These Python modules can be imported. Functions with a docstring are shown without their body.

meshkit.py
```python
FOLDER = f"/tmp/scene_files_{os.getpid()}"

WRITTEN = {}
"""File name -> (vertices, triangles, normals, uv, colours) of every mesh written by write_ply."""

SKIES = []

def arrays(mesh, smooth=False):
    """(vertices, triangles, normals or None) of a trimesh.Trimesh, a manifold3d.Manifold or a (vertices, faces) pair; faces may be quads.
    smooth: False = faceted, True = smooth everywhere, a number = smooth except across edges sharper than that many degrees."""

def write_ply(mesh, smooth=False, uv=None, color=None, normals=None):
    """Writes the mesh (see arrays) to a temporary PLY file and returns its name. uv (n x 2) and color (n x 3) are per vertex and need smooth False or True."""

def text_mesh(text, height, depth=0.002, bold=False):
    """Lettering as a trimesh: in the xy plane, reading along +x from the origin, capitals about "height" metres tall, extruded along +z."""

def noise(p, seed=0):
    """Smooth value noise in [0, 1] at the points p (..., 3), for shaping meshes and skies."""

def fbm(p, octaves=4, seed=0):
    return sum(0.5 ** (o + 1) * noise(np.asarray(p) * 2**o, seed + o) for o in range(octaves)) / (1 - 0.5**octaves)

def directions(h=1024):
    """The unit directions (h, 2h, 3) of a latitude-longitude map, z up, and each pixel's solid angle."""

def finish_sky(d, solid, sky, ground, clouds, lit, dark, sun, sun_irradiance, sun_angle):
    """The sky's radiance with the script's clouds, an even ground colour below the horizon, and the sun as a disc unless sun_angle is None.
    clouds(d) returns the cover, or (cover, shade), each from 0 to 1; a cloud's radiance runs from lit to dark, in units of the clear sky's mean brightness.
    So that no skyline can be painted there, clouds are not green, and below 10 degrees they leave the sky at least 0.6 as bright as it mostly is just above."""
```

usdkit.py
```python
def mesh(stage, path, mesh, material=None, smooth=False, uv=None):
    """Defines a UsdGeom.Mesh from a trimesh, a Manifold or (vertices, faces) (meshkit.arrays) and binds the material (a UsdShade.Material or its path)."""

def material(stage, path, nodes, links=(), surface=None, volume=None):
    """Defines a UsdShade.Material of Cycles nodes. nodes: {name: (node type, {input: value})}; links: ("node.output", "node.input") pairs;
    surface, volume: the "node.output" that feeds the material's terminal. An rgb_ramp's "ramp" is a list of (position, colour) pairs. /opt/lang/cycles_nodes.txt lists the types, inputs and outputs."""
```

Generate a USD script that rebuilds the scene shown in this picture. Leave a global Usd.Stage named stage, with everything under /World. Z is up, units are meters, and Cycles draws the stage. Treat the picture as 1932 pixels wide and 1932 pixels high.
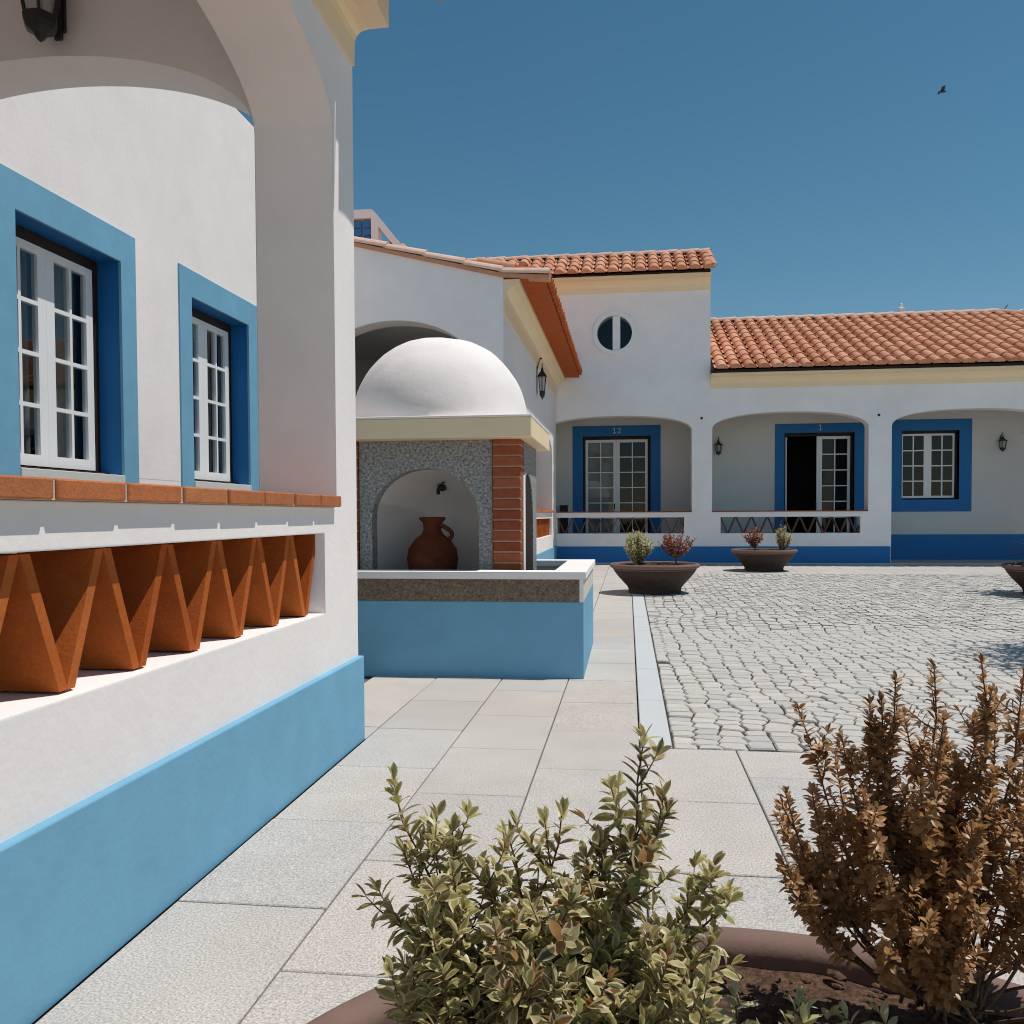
import math, random
import numpy as np
import trimesh
from shapely.geometry import Polygon, box as sbox, Point
from shapely.ops import unary_union
from pxr import Usd, UsdGeom, UsdLux, UsdShade, Sdf, Gf, Vt
import usdkit, meshkit

stage = Usd.Stage.CreateInMemory()
UsdGeom.SetStageUpAxis(stage, 'Z')
UsdGeom.SetStageMetersPerUnit(stage, 1.0)
UsdGeom.Xform.Define(stage, '/World')
UsdGeom.Scope.Define(stage, '/World/Looks')

# ------------------------------------------------------------------ camera, sky, sun, exposure
YAW, PITCH, ROLL = math.radians(7.342), math.radians(-1.732), math.radians(-0.2837)
FOCAL = 1700.0 / 1932.0 * 36.0
fwd = np.array([-math.sin(YAW) * math.cos(PITCH), math.cos(YAW) * math.cos(PITCH), math.sin(PITCH)])
r0 = np.array([math.cos(YAW), math.sin(YAW), 0.0]); u0 = np.cross(r0, fwd)
right = math.cos(ROLL) * r0 + math.sin(ROLL) * u0
up = -math.sin(ROLL) * r0 + math.cos(ROLL) * u0
cam = UsdGeom.Camera.Define(stage, '/World/camera')
cam.AddTransformOp().Set(Gf.Matrix4d(*right, 0, *up, 0, *(-fwd), 0, 0, 0, 1.0, 1))
cam.CreateHorizontalApertureAttr(36.0); cam.CreateVerticalApertureAttr(36.0)
cam.CreateFocalLengthAttr(FOCAL)
cam.CreateVerticalApertureOffsetAttr(56.66 / 1932.0 * 36.0)
cam.CreateClippingRangeAttr(Gf.Vec2f(0.02, 5000))
cam.CreateExposureAttr(0.16)

SUN = np.array([0.405, 0.075, 1.0]); SUN /= np.linalg.norm(SUN)
elev, rot = math.asin(SUN[2]), math.atan2(SUN[0], SUN[1])
skymat = usdkit.material(stage, '/World/Looks/sky_look', {
    'sky': ('sky_texture', {'sky_type': 'single_scattering', 'sun_disc': False, 'sun_elevation': elev, 'sun_rotation': rot,
                            'altitude': 0.0, 'air_density': 1.0, 'aerosol_density': 0.0, 'ozone_density': 2.0}),
    'hs': ('hsv', {'hue': 0.480, 'saturation': 1.2, 'value': 1.0, 'fac': 1.0}),
    'bg': ('background_shader', {'strength': 0.064})},
    [('sky.color', 'hs.color'), ('hs.color', 'bg.color')], surface='bg.background')
dome = UsdLux.DomeLight.Define(stage, '/World/sky')
UsdShade.MaterialBindingAPI.Apply(dome.GetPrim()).Bind(skymat)
dome.GetPrim().SetCustomDataByKey('kind', 'structure')
sun = UsdLux.DistantLight.Define(stage, '/World/sun')
sun.CreateNormalizeAttr(True); sun.CreateIntensityAttr(0.86); sun.CreateAngleAttr(0.5)
sun.CreateColorAttr(Gf.Vec3f(1.0, 0.965, 0.91))
zax = SUN; xax = np.cross([0, 1.0, 0], zax); xax /= np.linalg.norm(xax); yax = np.cross(zax, xax)
sun.AddTransformOp().Set(Gf.Matrix4d(*xax, 0, *yax, 0, *zax, 0, 0, 0, 30, 1))

# ------------------------------------------------------------------ helpers: names, things, parts
RNG = np.random.default_rng(11)
_used = {}

def numbered(parent, name):
    k = _used.get((parent, name), 0); _used[(parent, name)] = k + 1
    return f'{parent}/{name}' if k == 0 else f'{parent}/{name}_{k:03d}'

def data(prim, **kw):
    for k, v in kw.items():
        if v: prim.SetCustomDataByKey(k, v)

def normals(v, f):
    n = np.zeros_like(v); fn = np.cross(v[f[:, 1]] - v[f[:, 0]], v[f[:, 2]] - v[f[:, 0]])
    for k in range(3): np.add.at(n, f[:, k], fn)
    l = np.linalg.norm(n, axis=1, keepdims=True)
    return np.where(l > 0, n / np.maximum(l, 1e-30), [0, 0, 1.0])

def raw(path, v, f, mat, smooth=False):
    v = np.asarray(v, float); f = np.asarray(f, int)
    if f.shape[1] == 4: f = np.vstack([f[:, [0, 1, 2]], f[:, [0, 2, 3]]])
    nrm = None
    if smooth is True: nrm = normals(v, f)
    elif smooth: v, f, nrm = meshkit.arrays((v, f), smooth)
    m = UsdGeom.Mesh.Define(stage, path)
    m.CreatePointsAttr(Vt.Vec3fArray.FromNumpy(v.astype(np.float32)))
    m.CreateFaceVertexCountsAttr(Vt.IntArray.FromNumpy(np.full(len(f), 3, np.int32)))
    m.CreateFaceVertexIndicesAttr(Vt.IntArray.FromNumpy(f.astype(np.int32).ravel()))
    m.CreateSubdivisionSchemeAttr('none')
    if nrm is not None:
        m.CreateNormalsAttr(Vt.Vec3fArray.FromNumpy(nrm.astype(np.float32))); m.SetNormalsInterpolation('vertex')
    UsdShade.MaterialBindingAPI.Apply(m.GetPrim()).Bind(mat)
    return m

def vf(mesh):
    if isinstance(mesh, (tuple, list)):
        v, f = np.asarray(mesh[0], float), np.asarray(mesh[1], int)
        if f.shape[1] == 4: f = np.vstack([f[:, [0, 1, 2]], f[:, [0, 2, 3]]])
        return v, f
    return np.array(mesh.vertices), np.array(mesh.faces)

def join(meshes):
    V, F, n = [], [], 0
    for m in meshes:
        v, f = vf(m); V.append(v); F.append(f + n); n += len(v)
    return np.vstack(V), np.vstack(F)

class Thing:
    def __init__(self, name, label=None, category=None, at=(0, 0, 0), group=None, kind=None, rz=0.0, s=1.0):
        self.at = np.asarray(at, float)
        self.path = numbered('/World', name); self.name = name
        x = UsdGeom.Xform.Define(stage, self.path); self.prim = x.GetPrim()
        x.AddTranslateOp().Set(Gf.Vec3d(*map(float, at)))
        if rz: x.AddRotateZOp().Set(float(rz))
        if s != 1.0: x.AddScaleOp().Set(Gf.Vec3f(*(s if isinstance(s, tuple) else (s, s, s))))
        self.meta = dict(label=label, category=category, group=group, kind=kind); data(self.prim, **self.meta)
    def part(self, name, mesh, mat, parent=None, smooth=False, local=False, label=None, kind=None):
        v, f = vf(mesh)
        if not local: v = v - self.at
        path = numbered(parent or self.path, name)
        m = raw(path, v, f, mat, smooth); data(m.GetPrim(), label=label, kind=kind)
        return path

def dup(t, at, label, rz=0.0, s=1.0, group=None, category=None):
    r = Thing(t.name, label, category or t.meta['category'], at, group or t.meta['group'], None, rz, s)
    r.prim.GetReferences().AddInternalReference(t.path); r.prim.SetInstanceable(True)
    return r

# ------------------------------------------------------------------ helpers: shapes
_ch = None
def bx(x0, x1, y0, y1, z0, z1, c=0.0):
    if c <= 0:
        v = np.array([[x, y, z] for x in (x0, x1) for y in (y0, y1) for z in (z0, z1)], float)
        return v, np.array([[0, 1, 3], [0, 3, 2], [4, 6, 7], [4, 7, 5], [0, 4, 5], [0, 5, 1], [2, 3, 7], [2, 7, 6], [0, 2, 6], [0, 6, 4], [1, 5, 7], [1, 7, 3]])
    global _ch
    def pts(x0, x1, y0, y1, z0, z1, c):
        P = []
        for sx in (0, 1):
            for sy in (0, 1):
                for sz in (0, 1):
                    X, Y, Z = (x0, x1)[sx], (y0, y1)[sy], (z0, z1)[sz]
                    dx, dy, dz = (c, -c)[sx], (c, -c)[sy], (c, -c)[sz]
                    P += [[X, Y + dy, Z + dz], [X + dx, Y, Z + dz], [X + dx, Y + dy, Z]]
        return np.array(P, float)
    if _ch is None:
        p = pts(0, 1, 0, 1.1, 0, 1.2, .2)
        h = trimesh.convex.convex_hull(trimesh.PointCloud(p))
        idx = [int(np.argmin(((p - q) ** 2).sum(1))) for q in h.vertices]
        _ch = np.array([[idx[a] for a in f] for f in h.faces])
    return pts(x0, x1, y0, y1, z0, z1, c), _ch

def ext(poly, axis, a0, a1):
    """Extrudes a polygon: axis 'y' takes (x, z), 'x' takes (y, z), 'z' takes (x, y); from a0 to a1 on that axis."""
    polys = list(getattr(poly, 'geoms', [poly])); out = []
    for p in polys:
        m = trimesh.creation.extrude_polygon(p, abs(a1 - a0), engine='earcut')
        v = np.array(m.vertices); lo = min(a0, a1)
        if axis == 'y': w = np.stack([v[:, 0], v[:, 2] + lo, v[:, 1]], 1); flip = True
        elif axis == 'x': w = np.stack([v[:, 2] + lo, v[:, 0], v[:, 1]], 1); flip = False
        else: w = np.stack([v[:, 0], v[:, 1], v[:, 2] + lo], 1); flip = False
        f = np.array(m.faces); out.append((w, f[:, ::-1] if flip else f))
    return join(out)

def arch_poly(u0, u1, z0, zs, za, n=48, p=2.0):
    """Opening with straight jambs from z0 to zs and a basket arch up to za."""
    c, a = (u0 + u1) / 2, (u1 - u0) / 2
    t = np.linspace(0, math.pi, n)
    cu = c + a * np.sign(np.cos(t)) * np.abs(np.cos(t)) ** (2 / p); cz = zs + (za - zs) * np.abs(np.sin(t)) ** (2 / p)
    return Polygon([(u1, z0), *zip(cu, cz), (u0, z0)]).buffer(0)

def lathe(prof, n=48, a0=0.0, a1=2 * math.pi, at=(0, 0, 0)):
    prof = np.asarray(prof, float); full = abs(a1 - a0 - 2 * math.pi) < 1e-6
    A = np.linspace(a0, a1, n + 1); A = A[:-1] if full else A
    V = np.array([[r * math.cos(a), r * math.sin(a), z] for a in A for r, z in prof]) + np.asarray(at)
    k, F = len(prof), []
    for i in range(n):
        j = (i + 1) % len(A)
        for q in range(k - 1):
            F.append([i * k + q, j * k + q, j * k + q + 1, i * k + q + 1])
    return V, np.array(F)

def tube(P, R, n=6, cap=True):
    P = np.asarray(P, float); R = np.broadcast_to(np.asarray(R, float), len(P))
    T = np.gradient(P, axis=0); T /= np.maximum(np.linalg.norm(T, axis=1, keepdims=True), 1e-12)
    ref = np.array([0.31, 0.17, 0.93]); V = []
    if abs(T[0] @ ref) > .9: ref = np.array([1.0, 0.1, 0])
    for p, t, r in zip(P, T, R):
        a = np.cross(t, ref); a /= max(np.linalg.norm(a), 1e-9); b = np.cross(t, a)
        for k in range(n):
            q = 2 * math.pi * k / n; V.append(p + r * (math.cos(q) * a + math.sin(q) * b))
    F = []
    for i in range(len(P) - 1):
        for k in range(n):
            F.append([i * n + k, i * n + (k + 1) % n, (i + 1) * n + (k + 1) % n, (i + 1) * n + k])
    F = [[a, b, c] for a, b, c, d in F] + [[a, c, d] for a, b, c, d in F]
    if cap:
        V += [P[0], P[-1]]; m = len(V)
        for k in range(n):
            F.append([m - 2, (k + 1) % n, k]); o = (len(P) - 1) * n; F.append([m - 1, o + k, o + (k + 1) % n])
    return np.array(V), np.array(F)

def prof_sweep(prof, axis, a0, a1):
    """Closed polygon profile swept straight along axis (as ext)."""
    return ext(Polygon(prof).buffer(0), axis, a0, a1)

# ------------------------------------------------------------------ materials
def look(name, col, rough=0.7, var=0.06, scale=4.0, bump=0.0, bscale=80.0, spec=0.25, speck=0.0, sscale=260.0, big=0.0, island=0.0, bev=0.0, detail=4.0):
    col = np.array(col, float)
    n = {'geo': ('geometry', {}), 'n1': ('noise_texture', {'scale': scale, 'detail': detail, 'roughness': 0.6}),
         'r1': ('rgb_ramp', {'ramp': [(0.25, tuple(col * (1 - var))), (0.75, tuple(np.minimum(col * (1 + var), 0.95)))]}),
         'p': ('principled_bsdf', {'roughness': rough, 'specular_ior_level': spec})}
    l = [('geo.position', 'n1.vector'), ('n1.fac', 'r1.fac')]
    out = 'r1.color'
    def mult(tag, fac_out, lo, hi):
        nonlocal out
        n[tag + 'r'] = ('rgb_ramp', {'ramp': [(0.3, (lo,) * 3), (0.7, (hi,) * 3)]})
        n[tag + 'm'] = ('mix_color', {'blend_type': 'multiply', 'fac': 1.0})
        l.extend([(fac_out, tag + 'r.fac'), (out, tag + 'm.a'), (tag + 'r.color', tag + 'm.b')]); out = tag + 'm.result'
    if speck:
        n['n2'] = ('noise_texture', {'scale': sscale, 'detail': 2.0, 'roughness': 0.7}); l.append(('geo.position', 'n2.vector'))
        mult('s', 'n2.fac', 1 - speck, 1 + speck * 0.8)
    if big:
        n['n3'] = ('noise_texture', {'scale': 0.7, 'detail': 5.0, 'roughness': 0.65}); l.append(('geo.position', 'n3.vector'))
        mult('b', 'n3.fac', 1 - big, 1.0)
    if island:
        n['ir'] = ('rgb_ramp', {'ramp': [(0.0, (1 - island,) * 3), (1.0, (1 + island * .6,) * 3)]})
        n['im'] = ('mix_color', {'blend_type': 'multiply', 'fac': 1.0})
        l.extend([('geo.random_per_island', 'ir.fac'), (out, 'im.a'), ('ir.color', 'im.b')]); out = 'im.result'
    l.append((out, 'p.base_color'))
    nin = None
    if bev:
        n['bv'] = ('bevel', {'radius': bev, 'samples': 4}); nin = 'bv.bevel'
    if bump:
        n['n4'] = ('noise_texture', {'scale': bscale, 'detail': 5.0, 'roughness': 0.6}); l.append(('geo.position', 'n4.vector'))
        n['bp'] = ('bump', {'strength': min(bump * 1.0, 1.0), 'distance': 0.004}); l.append(('n4.fac', 'bp.height'))
        if nin: l.append((nin, 'bp.normal'))
        nin = 'bp.normal'
    if nin: l.append((nin, 'p.normal'))
    return usdkit.material(stage, f'/World/Looks/{name}', n, l, surface='p.BSDF')

def leaf_look(name, cols, trans=0.3, margin=None):
    """Leaf colours chosen per leaf from a short list; the colour runs across islands."""
    k = len(cols); st = [((i + .5) / k, tuple(c)) for i, c in enumerate(cols)]
    n = {'geo': ('geometry', {}), 'r': ('rgb_ramp', {'ramp': [(i / k, tuple(c)) for i, c in enumerate(cols)], 'interpolate': False}), 'nz': ('noise_texture', {'scale': 70.0, 'detail': 2.0}),
         'nr': ('rgb_ramp', {'ramp': [(0.3, (0.72,) * 3), (0.7, (1.18,) * 3)]}), 'm': ('mix_color', {'blend_type': 'multiply', 'fac': 1.0}),
         'p': ('principled_bsdf', {'roughness': 0.38, 'specular_ior_level': 0.45}), 't': ('translucent_bsdf', {}), 'x': ('mix_closure', {'fac': trans})}
    l = [('geo.random_per_island', 'r.fac'), ('geo.position', 'nz.vector'), ('nz.fac', 'nr.fac'), ('r.color', 'm.a'), ('nr.color', 'm.b'),
         ('m.result', 'p.base_color'), ('m.result', 't.color'), ('p.BSDF', 'x.closure1'), ('t.BSDF', 'x.closure2')]
    if margin:
        n['at'] = ('attribute', {'attribute': 'edge'}); n['mr'] = ('rgb_ramp', {'ramp': [(0.42, (0, 0, 0)), (0.72, (1, 1, 1))]}); n['mm'] = ('mix_color', {'b': margin})
        l = [q for q in l if q[0] != 'm.result'] + [('at.fac', 'mr.fac'), ('mr.color', 'mf.color'), ('mf.val', 'mm.fac'), ('m.result', 'mm.a'), ('mm.result', 'p.base_color'), ('mm.result', 't.color')]; n['mf'] = ('rgb_to_bw', {})
    return usdkit.material(stage, f'/World/Looks/{name}', n, l, surface='x.closure')

WHITE = look('white_plaster', (0.89, 0.822, 0.788), 0.85, 0.035, 3.5, bump=0.4, bscale=32, spec=0.15, big=0.09, bev=0.008)
WHITEP = look('white_paint', (0.80, 0.79, 0.78), 0.4, 0.02, 6, spec=0.4)
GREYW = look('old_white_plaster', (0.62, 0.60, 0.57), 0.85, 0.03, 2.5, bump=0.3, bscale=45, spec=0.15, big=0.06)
BLUE = look('light_blue_paint', (0.182, 0.405, 0.565), 0.7, 0.06, 6.0, bump=0.3, bscale=40, spec=0.2, big=0.13, bev=0.006)
BLUED = look('deep_blue_paint', (0.012, 0.14, 0.37), 0.55, 0.06, 5.0, bump=0.2, bscale=50, spec=0.3, bev=0.006)
CREAM = look('cream_paint', (0.86, 0.68, 0.45), 0.75, 0.03, 4.0, bump=0.2, bscale=60, spec=0.2, big=0.05)
MORTAR = look('pale_mortar', (0.60, 0.50, 0.42), 0.9, 0.08, 30, bump=0.4, bscale=160)
MORTARB = look('clay_mortar', (0.50, 0.31, 0.22), 0.9, 0.12, 40, bump=0.4, bscale=160)
TERRAL = look('pale_ridge_clay', (0.74, 0.50, 0.40), 0.85, 0.12, 9.0, bump=0.3, bscale=90, spec=0.15, big=0.12)
TERRA = [look(f'roof_clay_{"abcd"[i]}', c, 0.85, 0.14, 9.0, bump=0.3, bscale=90, spec=0.15, big=0.08) for i, c in enumerate(
    [(0.62, 0.30, 0.18), (0.59, 0.275, 0.16), (0.66, 0.345, 0.22), (0.54, 0.245, 0.14)])]
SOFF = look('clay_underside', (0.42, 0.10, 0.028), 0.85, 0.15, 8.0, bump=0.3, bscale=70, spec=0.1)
CLAYV = [look(f'lattice_clay_{"abc"[i]}', c, 0.85, 0.12, 14.0, bump=0.35, bscale=120, spec=0.12, speck=0.12, sscale=120) for i, c in enumerate(
    [(0.42, 0.105, 0.022), (0.38, 0.088, 0.018), (0.45, 0.12, 0.027)])]
BRICK = [look(f'brick_clay_{"abcd"[i]}', c, 0.85, 0.16, 18.0, bump=0.5, bscale=130, spec=0.12, speck=0.14, sscale=150) for i, c in enumerate(
    [(0.46, 0.17, 0.07), (0.50, 0.195, 0.085), (0.42, 0.145, 0.06), (0.47, 0.155, 0.06)])]
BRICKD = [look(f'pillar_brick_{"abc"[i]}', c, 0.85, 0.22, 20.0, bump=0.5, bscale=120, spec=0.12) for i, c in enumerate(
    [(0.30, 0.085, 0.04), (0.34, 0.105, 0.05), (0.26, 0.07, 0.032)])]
SLAB = [look(f'granite_slab_{"abcde"[i]}', c, 0.8, 0.05, 5.0, bump=0.3, bscale=220, spec=0.2, speck=0.42, sscale=165, big=0.16) for i, c in enumerate(
    [(0.545, 0.505, 0.465), (0.515, 0.48, 0.445), (0.565, 0.52, 0.475), (0.53, 0.50, 0.47), (0.55, 0.50, 0.45)])]
JOINT = look('joint_sand', (0.13, 0.105, 0.085), 0.95, 0.25, 30.0, bump=0.5, bscale=200)
DIRTJ = look('cobble_joint_earth', (0.065, 0.056, 0.048), 0.95, 0.3, 25.0, bump=0.5, bscale=200)
KERB = look('kerb_granite', (0.53, 0.54, 0.54), 0.75, 0.03, 5.0, bump=0.2, bscale=200, spec=0.25, speck=0.1, sscale=300)
COB = [look(f'cobble_stone_{"abcd"[i]}', c, 0.85, 0.08, 14.0, bump=0.6, bscale=110, spec=0.2, speck=0.12, sscale=300, island=0.10) for i, c in enumerate(
    [(0.565, 0.53, 0.485), (0.605, 0.565, 0.515), (0.51, 0.485, 0.45), (0.575, 0.53, 0.475)])]
ROUGH = look('grey_roughcast', (0.30, 0.295, 0.285), 0.95, 0.12, 30.0, bump=1.0, bscale=55, spec=0.1, speck=0.6, sscale=60)
MOSAIC = look('brown_pebble_band', (0.20, 0.145, 0.10), 0.8, 0.35, 45.0, bump=1.0, bscale=70, spec=0.25, speck=0.5, sscale=75)
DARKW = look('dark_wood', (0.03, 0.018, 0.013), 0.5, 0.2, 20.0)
IRON = look('black_iron', (0.012, 0.012, 0.013), 0.45, 0.1, 30.0, spec=0.5)
ROOM = look('unlit_room_dark', (0.05, 0.045, 0.04), 0.9, 0.05, 3.0)  # near-black so the rooms look unlit; their darkness is in the colour
CURT = look('curtain_cloth', (0.45, 0.42, 0.39), 0.9, 0.05, 30.0)
JUGM = look('jug_clay', (0.16, 0.047, 0.022), 0.8, 0.2, 16.0, bump=0.3, bscale=60, spec=0.15)
BOWL = look('bowl_brown', (0.060, 0.037, 0.029), 0.75, 0.18, 14.0, bump=0.4, bscale=60, spec=0.2, big=0.1)
SOIL = look('dark_soil', (0.095, 0.052, 0.032), 0.95, 0.45, 60.0, bump=1.0, bscale=150, speck=0.5, sscale=120)
GROUND = look('plain_earth', (0.42, 0.39, 0.34), 0.95, 0.1, 1.0)
BARK = look('twig_bark', (0.15, 0.085, 0.05), 0.85, 0.3, 40.0)
LATD = look('dull_brown_clay', (0.15, 0.075, 0.055), 0.9, 0.2, 12.0)
GBLOCK = look('blue_glass_block', (0.05, 0.16, 0.36), 0.15, 0.2, 6.0, spec=0.6)
PIGEON = look('bird_feathers', (0.04, 0.045, 0.055), 0.8, 0.2, 20.0)
WATER = usdkit.material(stage, '/World/Looks/basin_water', {'p': ('principled_bsdf', {'base_color': (0.02, 0.03, 0.03), 'roughness': 0.05, 'specular_ior_level': 0.5})}, surface='p.BSDF')
PANE = usdkit.material(stage, '/World/Looks/window_pane', {
    'geo': ('geometry', {}), 'fr': ('fresnel', {'IOR': 1.5}), 'iv': ('math', {'math_type': 'subtract', 'value1': 1.0}), 'm': ('math', {'math_type': 'multiply', 'use_clamp': True}),
    't': ('transparent_bsdf', {'color': (0.80, 0.84, 0.85)}), 'g': ('glossy_bsdf', {'color': (0.95, 0.97, 1.0), 'roughness': 0.015}), 'x': ('mix_closure', {})},
    [('geo.backfacing', 'iv.value2'), ('fr.fac', 'm.value1'), ('iv.value', 'm.value2'), ('m.value', 'x.fac'), ('t.BSDF', 'x.closure1'), ('g.BSDF', 'x.closure2')], surface='x.closure')
LGLASS = usdkit.material(stage, '/World/Looks/lantern_glass', {
    't': ('transparent_bsdf', {'color': (0.85, 0.85, 0.82)}), 'd': ('principled_bsdf', {'base_color': (0.6, 0.6, 0.58), 'roughness': 0.3}), 'x': ('mix_closure', {'fac': 0.35})},
    [('t.BSDF', 'x.closure1'), ('d.BSDF', 'x.closure2')], surface='x.closure')

# ------------------------------------------------------------------ the ground
t = Thing('ground', kind='structure', at=(0, 0, -0.06)); t.part('earth', bx(-160, 160, -60, 260, -0.5, -0.06), GROUND)
base = [bx(-3.5, 0.05, -2.5, 18.6, -0.06, -0.014), bx(0.05, 9.5, -2.5, 3.872, -0.06, -0.014), bx(0.19, 9.5, 15.36, 18.6, -0.06, -0.014)]
t = Thing('pavement', kind='structure', at=(0, 0, -0.06))
t.part('joint_bed', join(base), JOINT)
def slab(x0, x1, y0, y1, j=0.0028):
    dz = RNG.normal(0, 0.0012)
    t.part('paving_slab', bx(x0 + j, x1 - j, y0 + j, y1 - j, -0.05, dz, 0.003), SLAB[RNG.integers(5)])
for name, x0, x1, first, ylo, yhi in [('A', -1.57, -1.168, 4.436 + .32, 3.9, 18.2), ('A', -1.168, -0.763, 4.10, 0.2, 5.46), ('B', -0.763, -0.36, 3.786, 0.2, 5.46),
                                      ('A', -1.168, -0.763, 4.10, 7.02, 18.2), ('B', -0.763, -0.36, 3.786, 7.02, 18.2), ('C', -0.36, 0.048, 4.146, 0.2, 18.2)]:
    P = 0.638; k0 = math.floor((ylo - first) / P)
    y = first + k0 * P
    while y < yhi:
        a, b = max(y, ylo), min(y + P, yhi)
        xa = x0
        if name == 'C' and b > 5.5 and a < 7.0: xa = max(x0, -0.36)
        if b - a > 0.02: slab(xa, x1, a, b)
        y += P
for i in range(7):                                            # the walk that turns right in front of the cobbles
    x0 = 0.048 + 0.404 * i; off = 3.868 if i % 2 == 0 else 3.50
    y = off
    tops = [3.868] + ([] if i % 2 == 0 else [])
    ys = [3.868]
    y = 3.157 if i % 2 == 0 else 3.478
    while y > 0.3: ys.append(y); y -= 0.632
    for a, b in zip(ys[1:], ys[:-1]): slab(x0, x0 + 0.404, a, b)
for i in range(15):                                           # pale strip before the far arcade
    for q, (a, b) in enumerate([(15.36, 16.0), (16.0, 16.7), (16.7, 17.4), (17.4, 18.19)]):
        x0 = 0.19 + 0.6 * i - (0.3 if q % 2 else 0)
        slab(max(x0, 0.192), x0 + 0.6, a, b)
t = Thing('veranda_floor', kind='structure', at=(3, 19, 0)); t.part('floor', bx(-1.6, 9.5, 18.18, 19.6, -0.05, 0.03), SLAB[0])

t = Thing('kerb', kind='structure', at=(0.12, 8, 0))
y = 3.876
while y < 15.35:
    L = 0.98; t.part('kerb_stone', bx(0.0535, 0.187, y + 0.003, min(y + L, 15.35) - 0.003, -0.06, 0.004 + RNG.normal(0, .001), 0.004), KERB); y += L

# cobbled yard
t = Thing('cobbled_yard', kind='structure', at=(2, 9, -0.05))
t.part('bed', bx(0.187, 9.5, 3.874, 15.36, -0.06, -0.010), DIRTJ)
def cobble(P, fine):
    P = np.asarray(P); m = P.mean(0); n = len(P)
    tilt = RNG.normal(0, 0.02, 2); h = RNG.normal(0, 0.0018)
    def z(p, zz): return np.c_[p, zz + h + (p - m) @ tilt]
    rings = [z(P, -0.03), z(m + (P - m) * .985, -0.006), z(m + (P - m) * 0.88, 0.001)] if fine else [z(P, -0.03), z(m + (P - m) * 0.93, 0.0)]
    V = np.vstack(rings + [np.array([[*m, 0.0022 + h]])]); k = len(rings); F = []
    for r in range(k - 1):
        for i in range(n):
            j = (i + 1) % n; a, b, c2, d = r * n + i, r * n + j, (r + 1) * n + j, (r + 1) * n + i; F += [[a, b, c2], [a, c2, d]]
    F += [[(k - 1) * n + i, (k - 1) * n + (i + 1) % n, k * n] for i in range(n)]
    return V, np.array(F)
from scipy.spatial import Voronoi
pts_, x, col = [], 0.19 + .05, 0
while x < 9.2:
    w = RNG.uniform(0.092, 0.122); y = 3.62 + RNG.uniform(0, .1)
    while y < 15.5:
        L = RNG.uniform(0.085, 0.135); y += L
        if x < 0.46 * y + 1.2:
            k = 0.35 if col == 0 else 1.0
            sway = 0.05 * (meshkit.noise(np.array([[x * 1.1, y * 1.3, 0.0]]), 7)[0] - .5) * k * 2
            pts_.append((x + sway + RNG.normal(0, 0.011) * k, y + RNG.normal(0, 0.008)))
    x += w; col += 1
pts_ = np.array(pts_); vor = Voronoi(pts_); yard = sbox(0.192, 3.882, 8.9, 15.345); stones = []
for i, reg in enumerate(vor.point_region):
    R_ = vor.regions[reg]
    if -1 in R_ or len(R_) < 3: continue
    c = Polygon(vor.vertices[R_]).intersection(yard)
    if c.is_empty or c.area > .035: continue
    c = c.buffer(-RNG.uniform(.0018, .0042) - (RNG.random() < .25) * RNG.uniform(.001, .005)).buffer(-.009).buffer(.009, 2)
    if c.geom_type != 'Polygon' or c.area < .0012: continue
    c = c.simplify(.0016); P = np.array(c.exterior.coords)[:-1]
    if len(P) >= 4: stones.append(P if c.exterior.is_ccw else P[::-1])
cen = np.array([q.mean(0) for q in stones])
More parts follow.
